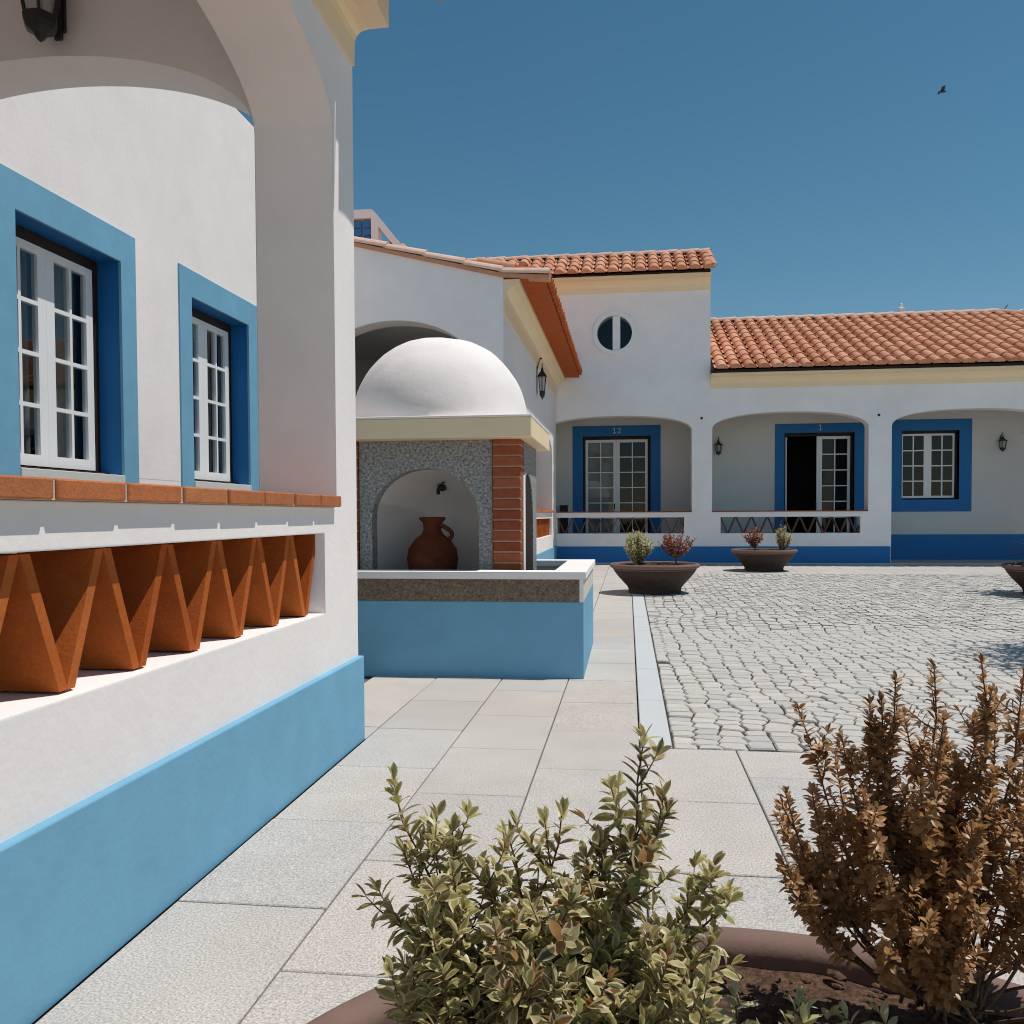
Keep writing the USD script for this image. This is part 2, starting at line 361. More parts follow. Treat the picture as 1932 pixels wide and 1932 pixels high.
hid = (cen[:, 0] > 0.44 * cen[:, 1]) | ((cen[:, 0] > .85) & (cen[:, 1] < 4.6))
order = np.lexsort((cen[:, 1] + .15 * cen[:, 0], hid))
for i in order[:295]: t.part('cobblestone', cobble(stones[i], True), COB[RNG.integers(4)])
t.part('cobblestones', join([cobble(stones[i], cen[i, 1] < 8) for i in order[295:]]), COB[0], kind='stuff')

# ------------------------------------------------------------------ building blocks: tiles, windows, lattices
_prof = np.array([(0, .034), (.03, .006), (.10, -.006), (.17, .004), (.21, .03), (.28, .062), (.40, .086), (.56, .096), (.72, .088), (.86, .064), (.95, .034), (1.0, .010)])
def roof_tile(O, U, V, pitch, L, wear=True):
    """One clay tile: O lower left corner, U across, V up the slope."""
    U, V = np.asarray(U, float), np.asarray(V, float); V = V / np.linalg.norm(V); N = np.cross(U, V); N *= 1 if N[2] > 0 else -1
    j = RNG.normal(0, 0.004, 3) if wear else np.zeros(3)
    P = []
    for v, lift in ((0, .026), (L, .004)):
        for th in (0, -.014):
            for u, h in _prof:
                P.append(O + U * (u * pitch + j[0] + (.5 - u) * (0.02 if v else 0)) + V * (v + j[1] + (0.03 if th and not v else 0) + (.11 if not v and .02 < u < .19 else 0)) + N * ((min(h, .012) if th and not v else h) + lift + th + j[2] * .4))
    n = len(_prof); F = []
    for i in range(n - 1):
        F += [[i, i + 1, 2 * n + i + 1], [i, 2 * n + i + 1, 2 * n + i], [n + i + 1, n + i, 3 * n + i], [n + i + 1, 3 * n + i, 3 * n + i + 1], [i + 1, i, n + i], [i + 1, n + i, n + i + 1]]
    F += [[0, 2 * n, 3 * n], [0, 3 * n, n], [n - 1, 2 * n - 1, 4 * n - 1], [n - 1, 4 * n - 1, 3 * n - 1]]
    return np.array(P), np.array(F)

def cap_tile(A, B, r=0.085, up=(0, 0, 1), lift=0.012, n=8):
    """Half-round ridge tile from A to B, wider at A."""
    A, B = np.asarray(A, float), np.asarray(B, float); D = B - A; D /= np.linalg.norm(D); S = np.cross(D, up); S /= np.linalg.norm(S); W = np.cross(S, D)
    P = []
    for p, k, h in ((A, 1.06, lift), (B, .94, 0.0)):
        for rr in (r, r - .014):
            for i in range(n + 1):
                a = math.pi * (i / n) ; P.append(p + S * (rr * k * math.cos(a)) + W * (rr * k * .85 * math.sin(a) + h))
    m = n + 1; F = []
    for i in range(n):
        F += [[i, i + 1, 2 * m + i + 1], [i, 2 * m + i + 1, 2 * m + i], [m + i + 1, m + i, 3 * m + i], [m + i + 1, 3 * m + i, 3 * m + i + 1], [i + 1, i, m + i], [i + 1, m + i, m + i + 1],
              [2 * m + i, 2 * m + i + 1, 3 * m + i + 1], [2 * m + i, 3 * m + i + 1, 3 * m + i]]
    return np.array(P), np.array(F)

def tile_mat(): return TERRA[RNG.choice(4, p=[.4, .25, .22, .13])]

def facing(axis, p):
    """Boxes on a wall plane: 'y' faces -y (u = x), 'x' faces +x (u = y); d is the depth into the wall."""
    if axis == 'y': return (lambda u0, u1, z0, z1, d0, d1, c=0.0: bx(u0, u1, p + d0, p + d1, z0, z1, c)), (lambda poly, d0, d1: ext(poly, 'y', p + d0, p + d1))
    return (lambda u0, u1, z0, z1, d0, d1, c=0.0: bx(p - d1, p - d0, u0, u1, z0, z1, c)), (lambda poly, d0, d1: ext(poly, 'x', p - d1, p - d0))

def rect(u0, u1, z0, z1): return sbox(u0, z0, u1, z1)

def sash(T, win, B, E, u0, u1, z0, z1, d, rows, sl, sr, top=.05, bot=.06, bar=.022, cols=2, panel=0.0, mat=None):
    """A glazed leaf: white stiles, rails and bars with one pane per opening."""
    iu0, iu1, iz0, iz1 = u0 + sl, u1 - sr, z0 + bot + panel, z1 - top
    holes, W, H = [], (iu1 - iu0 - bar * (cols - 1)) / cols, (iz1 - iz0 - bar * (rows - 1)) / rows
    for i in range(cols):
        for k in range(rows):
            a, b = iu0 + i * (W + bar), iz0 + k * (H + bar); holes.append((a, a + W, b, b + H))
    ring = rect(u0, u1, z0, z1).difference(unary_union([rect(*h) for h in holes]))
    s = T.part('sash', E(ring, d, d + .04), mat or WHITEP, win)
    for a, b, c, e in holes: T.part('pane', B(a - .004, b + .004, c - .004, e + .004, d + .018, d + .022), PANE, win)
    return s

def lattice(T, axis, p, u0, u1, z0, z1, period, depth, d0=.03, th=.026, mats=CLAYV, start=None, W=1.0):
    """Row of V-set clay tiles in an opening: pairs of leaning slabs."""
    B, E = facing(axis, p); u = u0 if start is None else start
    while u < u1 - 0.02:
        for k in (0, 1):
            a, b = (u, u + period / 2) if k == 0 else (u + period, u + period / 2)     # top end, foot
            s = 1 if k == 0 else -1; h = th / math.cos(math.atan2(period / 2, z1 - z0))
            e = .002 + RNG.random() * .003
            q = Polygon([(a, z1 - e), (a + s * h, z1 - e), (b + s * h * .08, z0 + e), (b - s * h * .92, z0 + e)]).intersection(rect(u0 + .002, u1 - .002, z0 - 1, z1 + 1))
            if q.area > 2e-4: T.part('clay_tile', E(q, d0 + RNG.random() * .004, d0 + depth), mats[RNG.integers(len(mats))])
        u += period

# ------------------------------------------------------------------ the near porch
WX, PY0, PYJ, PY1 = -1.2, -1.2, 3.62, 3.9          # wall face, near end, jamb, far corner
porch = Thing('arcaded_porch', 'white porch with broad arch, brick-capped parapet and light blue plinth', 'porch', (WX, 1.5, 0))
front = rect(PY0, PY1, 0, 3.45).difference(arch_poly(0.58, PYJ, 1.034, 2.585, 2.945, 64)).difference(rect(0.76, 3.466, .61, .93))
porch.part('front_wall', ext(front, 'x', WX - .335, WX), WHITE)
endw = rect(-3.5, WX - .337, .37, 3.45).difference(arch_poly(-3.46, WX - .337, .36, 2.60, 2.965, 64))
porch.part('end_wall', ext(endw, 'y', PYJ + .002, PY1 - .002), WHITE)
porch.part('plinth', bx(WX - .36, WX + .024, PY0, PY1 + .012, -.01, .372, .004), BLUE)
porch.part('floor', bx(-3.5, WX - .36, PY0, PY1, 0, .37), SLAB[1])
porch.part('ceiling', bx(-3.5, WX - .335, PY0, PYJ, 3.40, 3.46), WHITE)
y = 1.733 - 0.27 * 6
while y < PYJ - .02:                                  # brick coping of the parapet
    e = min(y + .2565, PYJ - .028)
    if e - y > .02: porch.part('coping_brick', bx(WX - .36, WX + .030 + RNG.uniform(-.003, .0035), max(y, .585), e, 1.036, 1.0795 + RNG.uniform(0, .0015), .004), BRICK[RNG.integers(4)]) if e > .6 else None
    y += .27
porch.part('coping_mortar', bx(WX - .355, WX + .0225, .585, PYJ - .03, 1.0352, 1.0765), MORTAR)
lattice(porch, 'x', WX, .76, 3.466, .612, .928, .2985, .20, .035, .028, start=3.463 - .2985 * 9.5 + .178 - .2985)
cove = [(-.01, 2.972), (.012, 2.972), (.014, 3.076), (.022, 3.10), (.042, 3.118), (.078, 3.126), (.168, 3.128), (.168, 3.26), (-.01, 3.26)]
porch.part('cornice', ext(Polygon([(WX + a, z) for a, z in cove]), 'y', PY0, PY1 - .003), CREAM)
S = (0.9 / 2.7); V = np.array([-1, 0, S])
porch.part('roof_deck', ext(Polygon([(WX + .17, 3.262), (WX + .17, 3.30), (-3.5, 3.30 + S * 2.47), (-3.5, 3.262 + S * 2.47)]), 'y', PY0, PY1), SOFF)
for i in range(20):
    for r in range(3):
        porch.part('roof_tile', roof_tile(np.array([WX + .40, PY0 + .265 * i - .13, 3.235]) + V / np.linalg.norm(V) * .42 * r, (0, 1, 0), V, .265, .46), tile_mat())
o = np.array([WX + .40, 0, 3.25]) + V / np.linalg.norm(V) * 1.26

# ------------------------------------------------------------------ the house wall with two windows behind the porch
HX = -3.5
house = Thing('main_house', 'tall white house wall with two light blue framed windows seen through the porch arch', 'house', (HX, 6, 0))
B, E = facing('x', HX)
wins = [(4.822, 5.91), (6.936, 8.036)]
wall = rect(-1.2, 10.5, 0, 4.67)
for a, b in wins: wall = wall.difference(rect(a - .01, b + .01, 1.275, 2.78))
house.part('wall', E(wall, 0, .30), WHITE)
for a, b in wins:
    ring = rect(a - .2, b + .19, .80, 2.985).difference(rect(a, b, .79, 2.77))
    w = house.part('window', E(rect(a + .002, b - .002, 1.287, 2.768).difference(rect(a + .07, b - .085, 1.315, 2.70)), .165, .23), DARKW)
    house.part('surround', E(ring, -.012, .01), BLUE, w)
    house.part('reveal', E(rect(a - .008, b + .008, 1.277, 2.778).difference(rect(a, b, 1.287, 2.77)), .008, .165), BLUED, w)
    house.part('sill', B(a, b, 1.288, 1.306, .10, .2), DARKW, w)
    house.part('sill_ledge', B(a + .001, b - .001, 1.225, 1.288, -.02, .2, .003), GREYW, w)
    u0, u1 = a + .0, b - .088; m = (u0 + u1) / 2
    sash(house, w, B, E, u0, m, 1.318, 2.69, .15, 4, .075, .082, .055, .07, .026)
    sash(house, w, B, E, m + .001, u1, 1.318, 2.69, .15, 4, .082, .075, .055, .07, .026)
    for c0, c1 in ((a + .02, a + .2), (m - .12, m + .1), (b - .25, b - .05)):   # curtains drawn to the sides
        n = 22; uu = np.linspace(c0, c1, n); dd = .36 + .018 * np.sin(np.arange(n) * 1.5)
        VV = np.array([[HX - d, u, z] for z in (1.25, 2.8) for u, d in zip(uu, dd)]); FF = np.array([[i, i + 1, n + i + 1, n + i] for i in range(n - 1)])
        house.part('curtain', join([(VV, FF), (VV - [.006, 0, 0], FF[:, ::-1])]), CURT, w)
house.part('plinth', B(PY1, 10.49, 0, .40, -.02, .1), BLUE)
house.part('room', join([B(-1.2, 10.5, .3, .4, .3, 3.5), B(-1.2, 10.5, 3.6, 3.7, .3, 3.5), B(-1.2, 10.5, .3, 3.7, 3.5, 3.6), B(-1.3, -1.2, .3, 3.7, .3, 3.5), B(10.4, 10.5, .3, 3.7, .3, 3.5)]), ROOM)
house.part('roof', ext(Polygon([(HX - .02, 4.62), (HX - .02, 4.66), (HX - 3.6, 4.66), (HX - 3.6, 4.5)]), 'y', -1.2, 10.5), TERRA[1])

# ------------------------------------------------------------------ middle wing with side arch
MX, MY0, MY1 = -1.44, 10.5, 18.17
wing = Thing('arched_wing', 'white wing behind the domed fountain with cream cornice and overhanging clay tile eaves', 'building', (MX, 14, 0))
S = 0.245
zt = lambda x: 3.805 + S * (MX - .04 - x) if x < MX - .04 else 3.80
topl = [(-7.5, zt(-7.5)), (MX - .04, 3.805), (MX, 3.77)]
gable = Polygon([(-7.5, 0), (MX, 0), (MX, 3.77), (MX - .04, 3.80), (-4.2, zt(-4.2) + .03), (-7.5, zt(-7.5) + .1)]).difference(arch_poly(-3.75, -1.76, 0, 2.68, 3.31, 64))
wing.part('gable_wall', ext(gable, 'y', MY0, MY0 + .32), WHITE)
side = rect(MY0 + .322, MY1, 0, 3.72).difference(arch_poly(13.9, 17.25, 1.035, 2.15, 2.48, 64)).difference(rect(14.1, 17.1, .61, .93))
wing.part('side_wall', ext(side, 'x', MX - .33, MX), WHITE)
wing.part('plinth', bx(MX - .34, MX + .02, MY0 - .012, MY1 - .01, -.01, .372, .004), BLUE)
y = 13.92
while y < 17.2:
    wing.part('coping_brick', bx(MX - .35, MX + .036, y, min(y + .258, 17.247), 1.036, 1.08, .004), BRICK[RNG.integers(4)]); y += .27
lattice(wing, 'x', MX, 14.1, 17.1, .612, .928, .30, .2, .035, .028)
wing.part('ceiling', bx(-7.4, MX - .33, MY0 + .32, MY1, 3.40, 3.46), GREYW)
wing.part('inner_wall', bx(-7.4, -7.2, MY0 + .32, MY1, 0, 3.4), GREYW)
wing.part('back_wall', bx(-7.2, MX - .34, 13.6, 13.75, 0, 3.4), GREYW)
cov = [(-.01, 3.36), (.012, 3.36), (.016, 3.52), (.03, 3.585), (.065, 3.64), (.12, 3.675), (.19, 3.69), (.19, 3.745), (-.01, 3.745)]
wing.part('cornice', ext(Polygon([(MX + a, z) for a, z in cov]), 'y', MY0 + .004, MY1), CREAM)
V = np.array([-1, 0, S]); Vn = V / np.linalg.norm(V)
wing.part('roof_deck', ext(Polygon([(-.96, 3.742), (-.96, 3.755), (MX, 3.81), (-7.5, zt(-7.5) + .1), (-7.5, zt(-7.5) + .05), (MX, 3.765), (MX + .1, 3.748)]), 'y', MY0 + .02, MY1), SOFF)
n_t = int((MY1 - MY0) / .2)
for i in range(n_t):                                       # eaves tiles that show their undersides
    for r in range(2):
        y0 = MY0 + .04 + .2 * i
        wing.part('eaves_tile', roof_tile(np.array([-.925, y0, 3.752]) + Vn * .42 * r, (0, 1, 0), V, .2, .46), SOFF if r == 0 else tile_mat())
pts = [(-.90, 3.80), (-1.46, 3.845)] + [(x, zt(x) + .045) for x in np.arange(-1.9, -7.2, -.47)]
for a, b in zip(pts[:-1], pts[1:]):                        # half-round tiles along the gable edge
    d = np.array([b[0] - a[0], 0, b[1] - a[1]]); A_, B_ = np.array([a[0], MY0 + .045, a[1] - .03]), np.array([b[0], MY0 + .045, b[1] - .03])
    wing.part('verge_tile', cap_tile(A_, B_ + d / np.linalg.norm(d) * .03, .095), TERRAL)
    wing.part('verge_bed', ext(Polygon([(a[0], a[1] - .075), (a[0], a[1] - .03), (b[0], b[1] - .03), (b[0], b[1] - .075)]), 'y', MY0 - .03, MY0 + .14), TERRA[0])
wing.part('roof_slope', ext(Polygon([(MX + .1, 3.83), (-7.5, zt(-7.5) + .15), (-7.5, zt(-7.5) + .11), (MX + .1, 3.79)]), 'y', MY0 + .2, MY1), TERRA[0])

# roof-top stair head with blue glass blocks, left above the wing
st = Thing('stair_head', 'white sloping rooftop wall with blue glass block window above the wing roof', 'stair head', (-4, 13.8, 4.2))
yS = 13.8
poly = Polygon([(-6.2, 4.2), (-6.2, 5.79), (-3.965, 5.775), (-3.93, 5.75), (-3.43, 5.13), (-3.0, 4.60), (-3.0, 4.2)])
hole = Polygon([(-3.855, 4.3), (-3.855, 5.50), (-3.61, 5.20), (-3.25, 4.75), (-3.25, 4.3)])
win = rect(-5.2, -3.972, 4.4, 5.64)
st.part('wall', ext(poly.difference(hole).difference(win), 'y', yS, yS + .16), WHITE)
for i in range(8):
    for k in range(10):
        st.part('glass_block', bx(-5.19 + .152 * i, -5.19 + .152 * i + .142, yS + .04, yS + .12, 4.41 + .122 * k, 4.41 + .122 * k + .114, .008), GBLOCK)
for i, k in ((0, 0), (0, 1), (1, 0)):
    st.part('roof_tile', roof_tile(np.array([-3.90 + .2 * i, yS + .2 + .3 * k, 5.12 + .17 * k]), (1, 0, 0), (0, 1, .5), .2, .36), TERRA[3])

# ------------------------------------------------------------------ far house: tower with round window, arcade, tiled roofs
FY, BY = 18.2, 19.6
far = Thing('arcade_house', 'long white house across the cobbles with three arches, round window and clay tile roofs', 'house', (2, FY, 0))
B, E = facing('y', FY)
A1, A2, A3 = (-1.70, 1.255), (1.65, 4.612), (5.042, 8.03)
f0 = rect(-2.0, 1.615, 0, 5.72).union(rect(1.615, 9.6, 0, 3.74))
f0 = f0.difference(arch_poly(*A1, 1.04, 2.655, 2.965, 64, 2.3)).difference(arch_poly(*A2, 1.04, 2.66, 2.99, 64, 2.3)).difference(arch_poly(*A3, 0, 2.665, 2.985, 64, 2.3))
f0 = f0.difference(rect(-1.42, 1.105, .615, .935)).difference(rect(1.815, 4.468, .615, .935)).difference(Point(-.262, 4.61).buffer(.352, 40))
far.part('facade', E(f0, 0, .30), WHITE)
for a, b in ((-1.43, 1.255), (1.65, 4.612)):
    far.part('coping', B(a + .002, b - .002, 1.036, 1.058, -.022, .33, .003), BRICKD[2])
for a, b in ((-1.42, 1.105), (1.815, 4.468)):
    lattice(far, 'y', FY, a, b, .617, .933, .305, .14, .03, .019, mats=[LATD])
far.part('plinth', B(-1.43, 5.03, -.01, .355, -.013, .2, .003), BLUED)
far.part('tower_side', bx(1.315, 1.612, FY + .3, 21.0, 0, 5.7), WHITE)
cv = [(.01, 0), (-.014, 0), (-.018, .10), (-.05, .17), (-.12, .215), (-.20, .23), (-.20, .29), (.01, .29)]
far.part('tower_cornice', ext(Polygon([(FY + d, 5.405 + z) for d, z in cv]), 'x', -2.0, 1.613), CREAM)
far.part('cornice', ext(Polygon([(FY + d, 3.465 + z * .95) for d, z in cv]), 'x', 1.617, 9.6), CREAM)
for u in (1.444, 4.80):
    far.part('vent', lathe([(0, 0), (.024, 0), (.024, .02), (.0, .02)], 12), IRON, smooth=False) if False else far.part('vent', B(u - .022, u + .022, 2.866, 2.91, -.006, .0), IRON)
# back wall of the veranda with its doors and window
D1, D2, W3 = (-.965, .482), (3.265, 4.685), (5.63, 6.755)
bw = rect(-2.0, 9.6, 0, 3.42).difference(rect(*D1, .03, 2.68)).difference(rect(*D2, .03, 2.685)).difference(rect(*W3, 1.27, 2.70))
Bb, Eb = facing('y', BY)
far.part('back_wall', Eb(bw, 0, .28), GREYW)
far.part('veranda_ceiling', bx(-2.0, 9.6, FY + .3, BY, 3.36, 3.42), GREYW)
far.part('back_plinth', Bb(4.95, 9.6, .03, .553, -.014, .1), BLUED)
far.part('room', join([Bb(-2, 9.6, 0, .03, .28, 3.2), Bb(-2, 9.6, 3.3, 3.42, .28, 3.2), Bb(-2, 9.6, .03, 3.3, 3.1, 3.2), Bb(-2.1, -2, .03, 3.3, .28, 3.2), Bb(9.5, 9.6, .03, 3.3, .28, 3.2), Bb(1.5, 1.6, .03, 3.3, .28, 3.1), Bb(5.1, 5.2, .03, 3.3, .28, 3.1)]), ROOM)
for n, ((a, b), top, o0, o1, ot) in enumerate(((D1, 2.68, -1.187, .694, 2.905), (D2, 2.685, 3.075, 4.898, 2.88))):
    ring = rect(o0, o1, .03, ot).difference(rect(a, b, .02, top))
    d = far.part('door', Eb(rect(a + .002, b - .002, .03, top - .002).difference(rect(a + .045, b - .045, .02, top - .06)), .12, .2), DARKW)
    far.part('surround', Eb(ring, -.014, .12), BLUED, d)
    u0, u1, zt_ = a + .05, b - .06, top - .065
    m = (u0 + u1) / 2
    if n == 0: far.part('curtain', Eb(rect(u0 + .03, m - .03, .1, zt_ - .05), .24, .25), CURT, d)
    if n == 0: sash(far, d, Bb, Eb, u0, m, .05, zt_, .11, 6, .055, .07, .06, .10, .022, panel=.45)
    else:                                                         # left leaf stands open into the room
        lx = u0; leaf = bx(lx, lx + .04, BY + .2, BY + .2 + (m - u0), .05, zt_, .004); far.part('open_leaf', leaf, WHITEP, d)
    sash(far, d, Bb, Eb, m + .001 if n == 0 else 3.947, u1, .05, zt_, .11, 6, .07 if n == 0 else .11, .055, .06, .10, .022, panel=.45)
    far.part('handle', tube([(m - .045, BY + .10, 1.22), (m - .045, BY + .06, 1.22), (m - .045, BY + .05, 1.10)], .012), IRON, d)
    tx = meshkit.text_mesh('12' if n == 0 else '1', .115, .006); v, f = vf(tx); c = (v[:, 0].max() + v[:, 0].min()) / 2
    far.part('door_number', (np.stack([v[:, 0] - c + (-.236 if n == 0 else 3.993), BY - .0145 - v[:, 2], v[:, 1] + 2.742], 1), f), GREYW, d)
ring = rect(5.416, 7.0, 1.023, 2.925).difference(rect(*W3, 1.272, 2.698))
w = far.part('window', Eb(rect(W3[0] + .002, W3[1] - .002, 1.274, 2.696).difference(rect(W3[0] + .03, W3[1] - .05, 1.30, 2.65)), .12, .2), DARKW)
far.part('surround', Eb(ring, -.014, .12), BLUED, w)
sash(far, w, Bb, Eb, 5.648, 6.172, 1.306, 2.64, .11, 4, .035, .075, .04, .045, .024)
sash(far, w, Bb, Eb, 6.173, 6.70, 1.306, 2.64, .11, 4, .075, .035, .04, .045, .024)
# round window
rw = far.part('round_window', E(Point(-.262, 4.61).buffer(.432, 48).difference(Point(-.262, 4.61).buffer(.345, 48)), -.03, .12), WHITEP)
far.part('glazing_bar', B(-.300, -.150, 4.27, 4.95, .0, .06, .004), WHITEP, rw)
far.part('pane', E(Point(-.262, 4.61).buffer(.35, 48).intersection(rect(-1, -.298, 4, 6)), .045, .05), PANE, rw)
far.part('pane', E(Point(-.262, 4.61).buffer(.35, 48).intersection(rect(-.152, 1, 4, 6)), .045, .05), PANE, rw)
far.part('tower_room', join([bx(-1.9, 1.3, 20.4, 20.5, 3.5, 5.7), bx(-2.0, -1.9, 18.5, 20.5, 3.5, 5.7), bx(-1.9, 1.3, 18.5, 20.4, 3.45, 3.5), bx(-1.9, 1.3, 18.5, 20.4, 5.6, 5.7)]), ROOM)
# arcade roof
S = 0.414; V = np.array([0, 1, S]); Vn = V / np.linalg.norm(V); O0 = np.array([0, 17.88, 3.775])
RY = 22.25; zr = O0[2] + S * (RY - O0[1])
far.part('roof_deck', ext(Polygon([(18.02, 3.745), (18.02, 3.80), (RY, zr - .03), (RY + 4, 3.75)]), 'x', 1.63, 9.6), DARKW)  # deck coloured near-black to paint shade into the gaps between eaves tiles
rows = 11; step = (RY - .05 - O0[1]) / rows
rt = []
for r in range(rows):
    for i in range(31):
        x0 = 1.66 + .265 * i; O = O0 + np.array([x0, step * r, S * step * r])
        if x0 > 8.45 + (RY - O[1]) - .1: continue
        rt.append((abs((x0 - 1.66)) * 0 + (0 if 1180 + 1700 * x0 / O[1] < 1960 else 1), O))
vis = [q for q in rt if q[0] == 0]; off = [q for q in rt if q[0]]
L_ = step / Vn[1] + .05
for _, O in vis[:262]: far.part('roof_tile', roof_tile(O, (1, 0, 0), V, .265, L_), tile_mat())
if vis[262:] or off: far.part('roof_tiles', join([roof_tile(O, (1, 0, 0), V, .265, L_) for _, O in vis[262:] + off]), TERRA[0], kind='stuff')
x = 1.64
while x < 8.4:
    far.part('ridge_tile', cap_tile((min(x + .47, 8.47), RY - .02, zr + .015), (x, RY - .02, zr + .015), .115), TERRAL); x += .45
for k in range(7):
    a, b = np.array([8.45 + .42 * k, RY - .42 * k, zr + .04 - .42 * k * S]), np.array([8.45 + .42 * (k + 1), RY - .42 * (k + 1), zr + .04 - .42 * (k + 1) * S])
    far.part('hip_tile', cap_tile(b, a + (a - b) * .08, .10), TERRA[2])
# tower roof, stepping back at its left
S2 = .505; V = np.array([0, 1, S2]); Vn = V / np.linalg.norm(V); TY, TZ = 17.86, 5.70
TR = 19.25; zr2 = TZ + S2 * (TR - TY)
far.part('tower_roof_deck', ext(Polygon([(18.02, 5.70), (18.02, 5.74), (TR, zr2 - .03), (TR + 1.9, 5.6)]), 'x', -1.99, 1.60), DARKW)  # near-black here too, shade of the tile gaps put into the colour
far.part('rear_roof_deck', ext(Polygon([(18.78, 6.16), (TR, zr2 - .02), (TR + 1.9, 5.6)]), 'x', -7.5, -2.0), SOFF)
far.part('rear_wall', bx(-7.5, -2.0, 18.95, 19.15, 0, 6.18), CREAM)
st2 = (TR - .04 - TY) / 4
for r in range(4):
    for i in range(14): far.part('tower_tile', roof_tile(np.array([-2.03 + .265 * i, TY + st2 * r, TZ + S2 * st2 * r]), (1, 0, 0), V, .265, st2 / Vn[1] + .06), tile_mat())
for r in range(2):
    for i in range(12): far.part('tower_tile', roof_tile(np.array([-2.03 - .265 * (i + 1), 18.70 + st2 * .8 * r, TZ + S2 * (18.70 + st2 * .8 * r - TY)]), (1, 0, 0), V, .265, st2 / Vn[1] + .02), tile_mat())
x = -5.3
while x < 1.55:
    far.part('ridge_tile', cap_tile((min(x + .47, 1.68), TR - .02, zr2 + .0), (x, TR - .02, zr2 + .0), .11), TERRAL); x += .45
far.part('rake_tile', cap_tile((1.64, TY - .02, TZ + .05), (1.64, TY + .7, TZ + .05 + .7 * S2), .075), TERRA[1]); far.part('rake_tile', cap_tile((1.64, TY + .68, TZ + .05 + .68 * S2), (1.64, TR, zr2 + .03), .075), TERRA[0])

ch = Thing('chimney', 'small white chimney with a tapered cowl behind the long tiled ridge', 'chimney', (6.45, 22.5, 5.7))
ch.part('base', lathe([(0, 5.2), (.24, 5.2), (.24, 5.60), (.13, 5.69), (.0, 5.69)], 4, math.pi / 4, math.pi / 4 + 2 * math.pi, (6.45, 22.6, .04)), WHITE)
ch.part('shaft', lathe([(0, 5.69), (.09, 5.69), (.07, 5.84), (.10, 5.86), (.0, 5.90)], 12, at=(6.45, 22.6, .0)), WHITE)
ch.part('finial', lathe([(0, 5.89), (.032, 5.91), (.028, 5.96), (.0, 6.0)], 10, at=(6.45, 22.6, 0)), WHITE)
cb = Thing('overhead_cable', 'dark cable rising to the right from the end of the tiled ridge', 'cable', (8.6, 22.4, 5.6))
q = np.linspace(0, 1, 12); cb.part('cable', tube(np.c_[8.62 + 2.2 * q, 22.4 + .5 * q, 5.58 + .95 * q - .12 * np.sin(math.pi * q)], .014, 5), IRON)
cb.part('cable_clip', tube([(8.62, 22.3, 5.66), (8.72, 22.3, 5.80)], .01, 5), IRON)
bd = Thing('bird', 'tiny dark bird flying high in the blue sky', 'bird', (12.98, 40, 18.5))
bd.part('body', lathe([(0, -.16), (.03, -.12), (.055, -.02), (.05, .08), (.03, .14), (.0, .19)], 10), PIGEON, local=True, smooth=True) if False else None
bv, bf = lathe([(0, -.17), (.025, -.12), (.05, -.02), (.048, .07), (.03, .13), (.0, .18)], 10); bd.part('body', (bv[:, [2, 1, 0]], bf), PIGEON, smooth=True, local=True)
for s in (-1, 1):
    bd.part('wing', (np.array([[.08, 0, .02], [-.08, 0, .02], [.05, s * .22, .12], [-.09, s * .2, .11], [-.06, s * .42, .06], [0, s * .40, .065]]), np.array([[0, 1, 3], [0, 3, 2], [2, 3, 4], [2, 4, 5]])), PIGEON, local=True)

bxq = Thing('dark_box', 'small dark upright box behind the far balustrade, left of the closed door', 'box', (-1.36, 19.3, .03))
bxq.part('body', bx(-1.44, -1.28, 19.15, 19.42, .05, 1.17, .012), DARKW); bxq.part('lid', bx(-1.45, -1.27, 19.14, 19.43, 1.172, 1.20, .006), IRON)

# ------------------------------------------------------------------ fountain
FX0, FX1, Y0, Y1 = -2.36, -.265, 5.455, 7.0
ft = Thing('fountain', 'blue and white courtyard fountain with a domed hood on brick-edged arches', 'fountain', (-1.3, 6.2, 0))
def ringbox(x0, x1, y0, y1, w, z0, z1): return ext(sbox(x0, y0, x1, y1).difference(sbox(x0 + w, y0 + w, x1 - w, y1 - w)), 'z', z0, z1)
ft.part('basin_wall', ringbox(FX0 + .004, FX1 - .004, Y0 + .004, Y1 - .004, .17, -.01, .468), BLUE)
ft.part('pebble_band', bx(FX0 + .006, FX1 - .03, Y0 + .001, Y0 + .05, .469, .606), MOSAIC)
ft.part('upper_wall', ringbox(FX0 + .006, FX1 - .004, Y0 + .03, Y1 - .004, .15, .468, .606), look('pale_wash', (0.62, 0.56, 0.47), 0.8, .05, 5, bump=.2))
ft.part('corner_trim', bx(FX1 - .028, FX1 - .003, Y0 + .002, Y0 + .03, .468, .606), WHITE)
rim = sbox(FX0 - .01, Y0 - .012, FX1 + .012, Y1 + .01).difference(sbox(FX0 + .19, Y0 + .19, FX1 - .19, Y1 - .17))
ft.part('rim', ext(rim, 'z', .607, .651), WHITE)
ft.part('basin_floor', bx(FX0 + .17, FX1 - .17, Y0 + .17, Y1 - .17, .0, .40), GREYW)
ft.part('water', bx(FX0 + .16, FX1 - .16, Y0 + .16, Y1 - .16, .41, .52), WATER)
HX0, HX1, HY0, HY1 = -1.945, -.679, 5.75, 6.735
pw = .19
fr = rect(HX0 + pw, HX1 - pw, .42, 1.50).difference(arch_poly(-1.672, -.960, .3, .985, 1.302, 40))
ft.part('front_wall', ext(fr, 'y', HY0 + .018, HY0 + .14), ROUGH)
nich = arch_poly(-1.69, -.94, .42, .985, 1.318, 32)
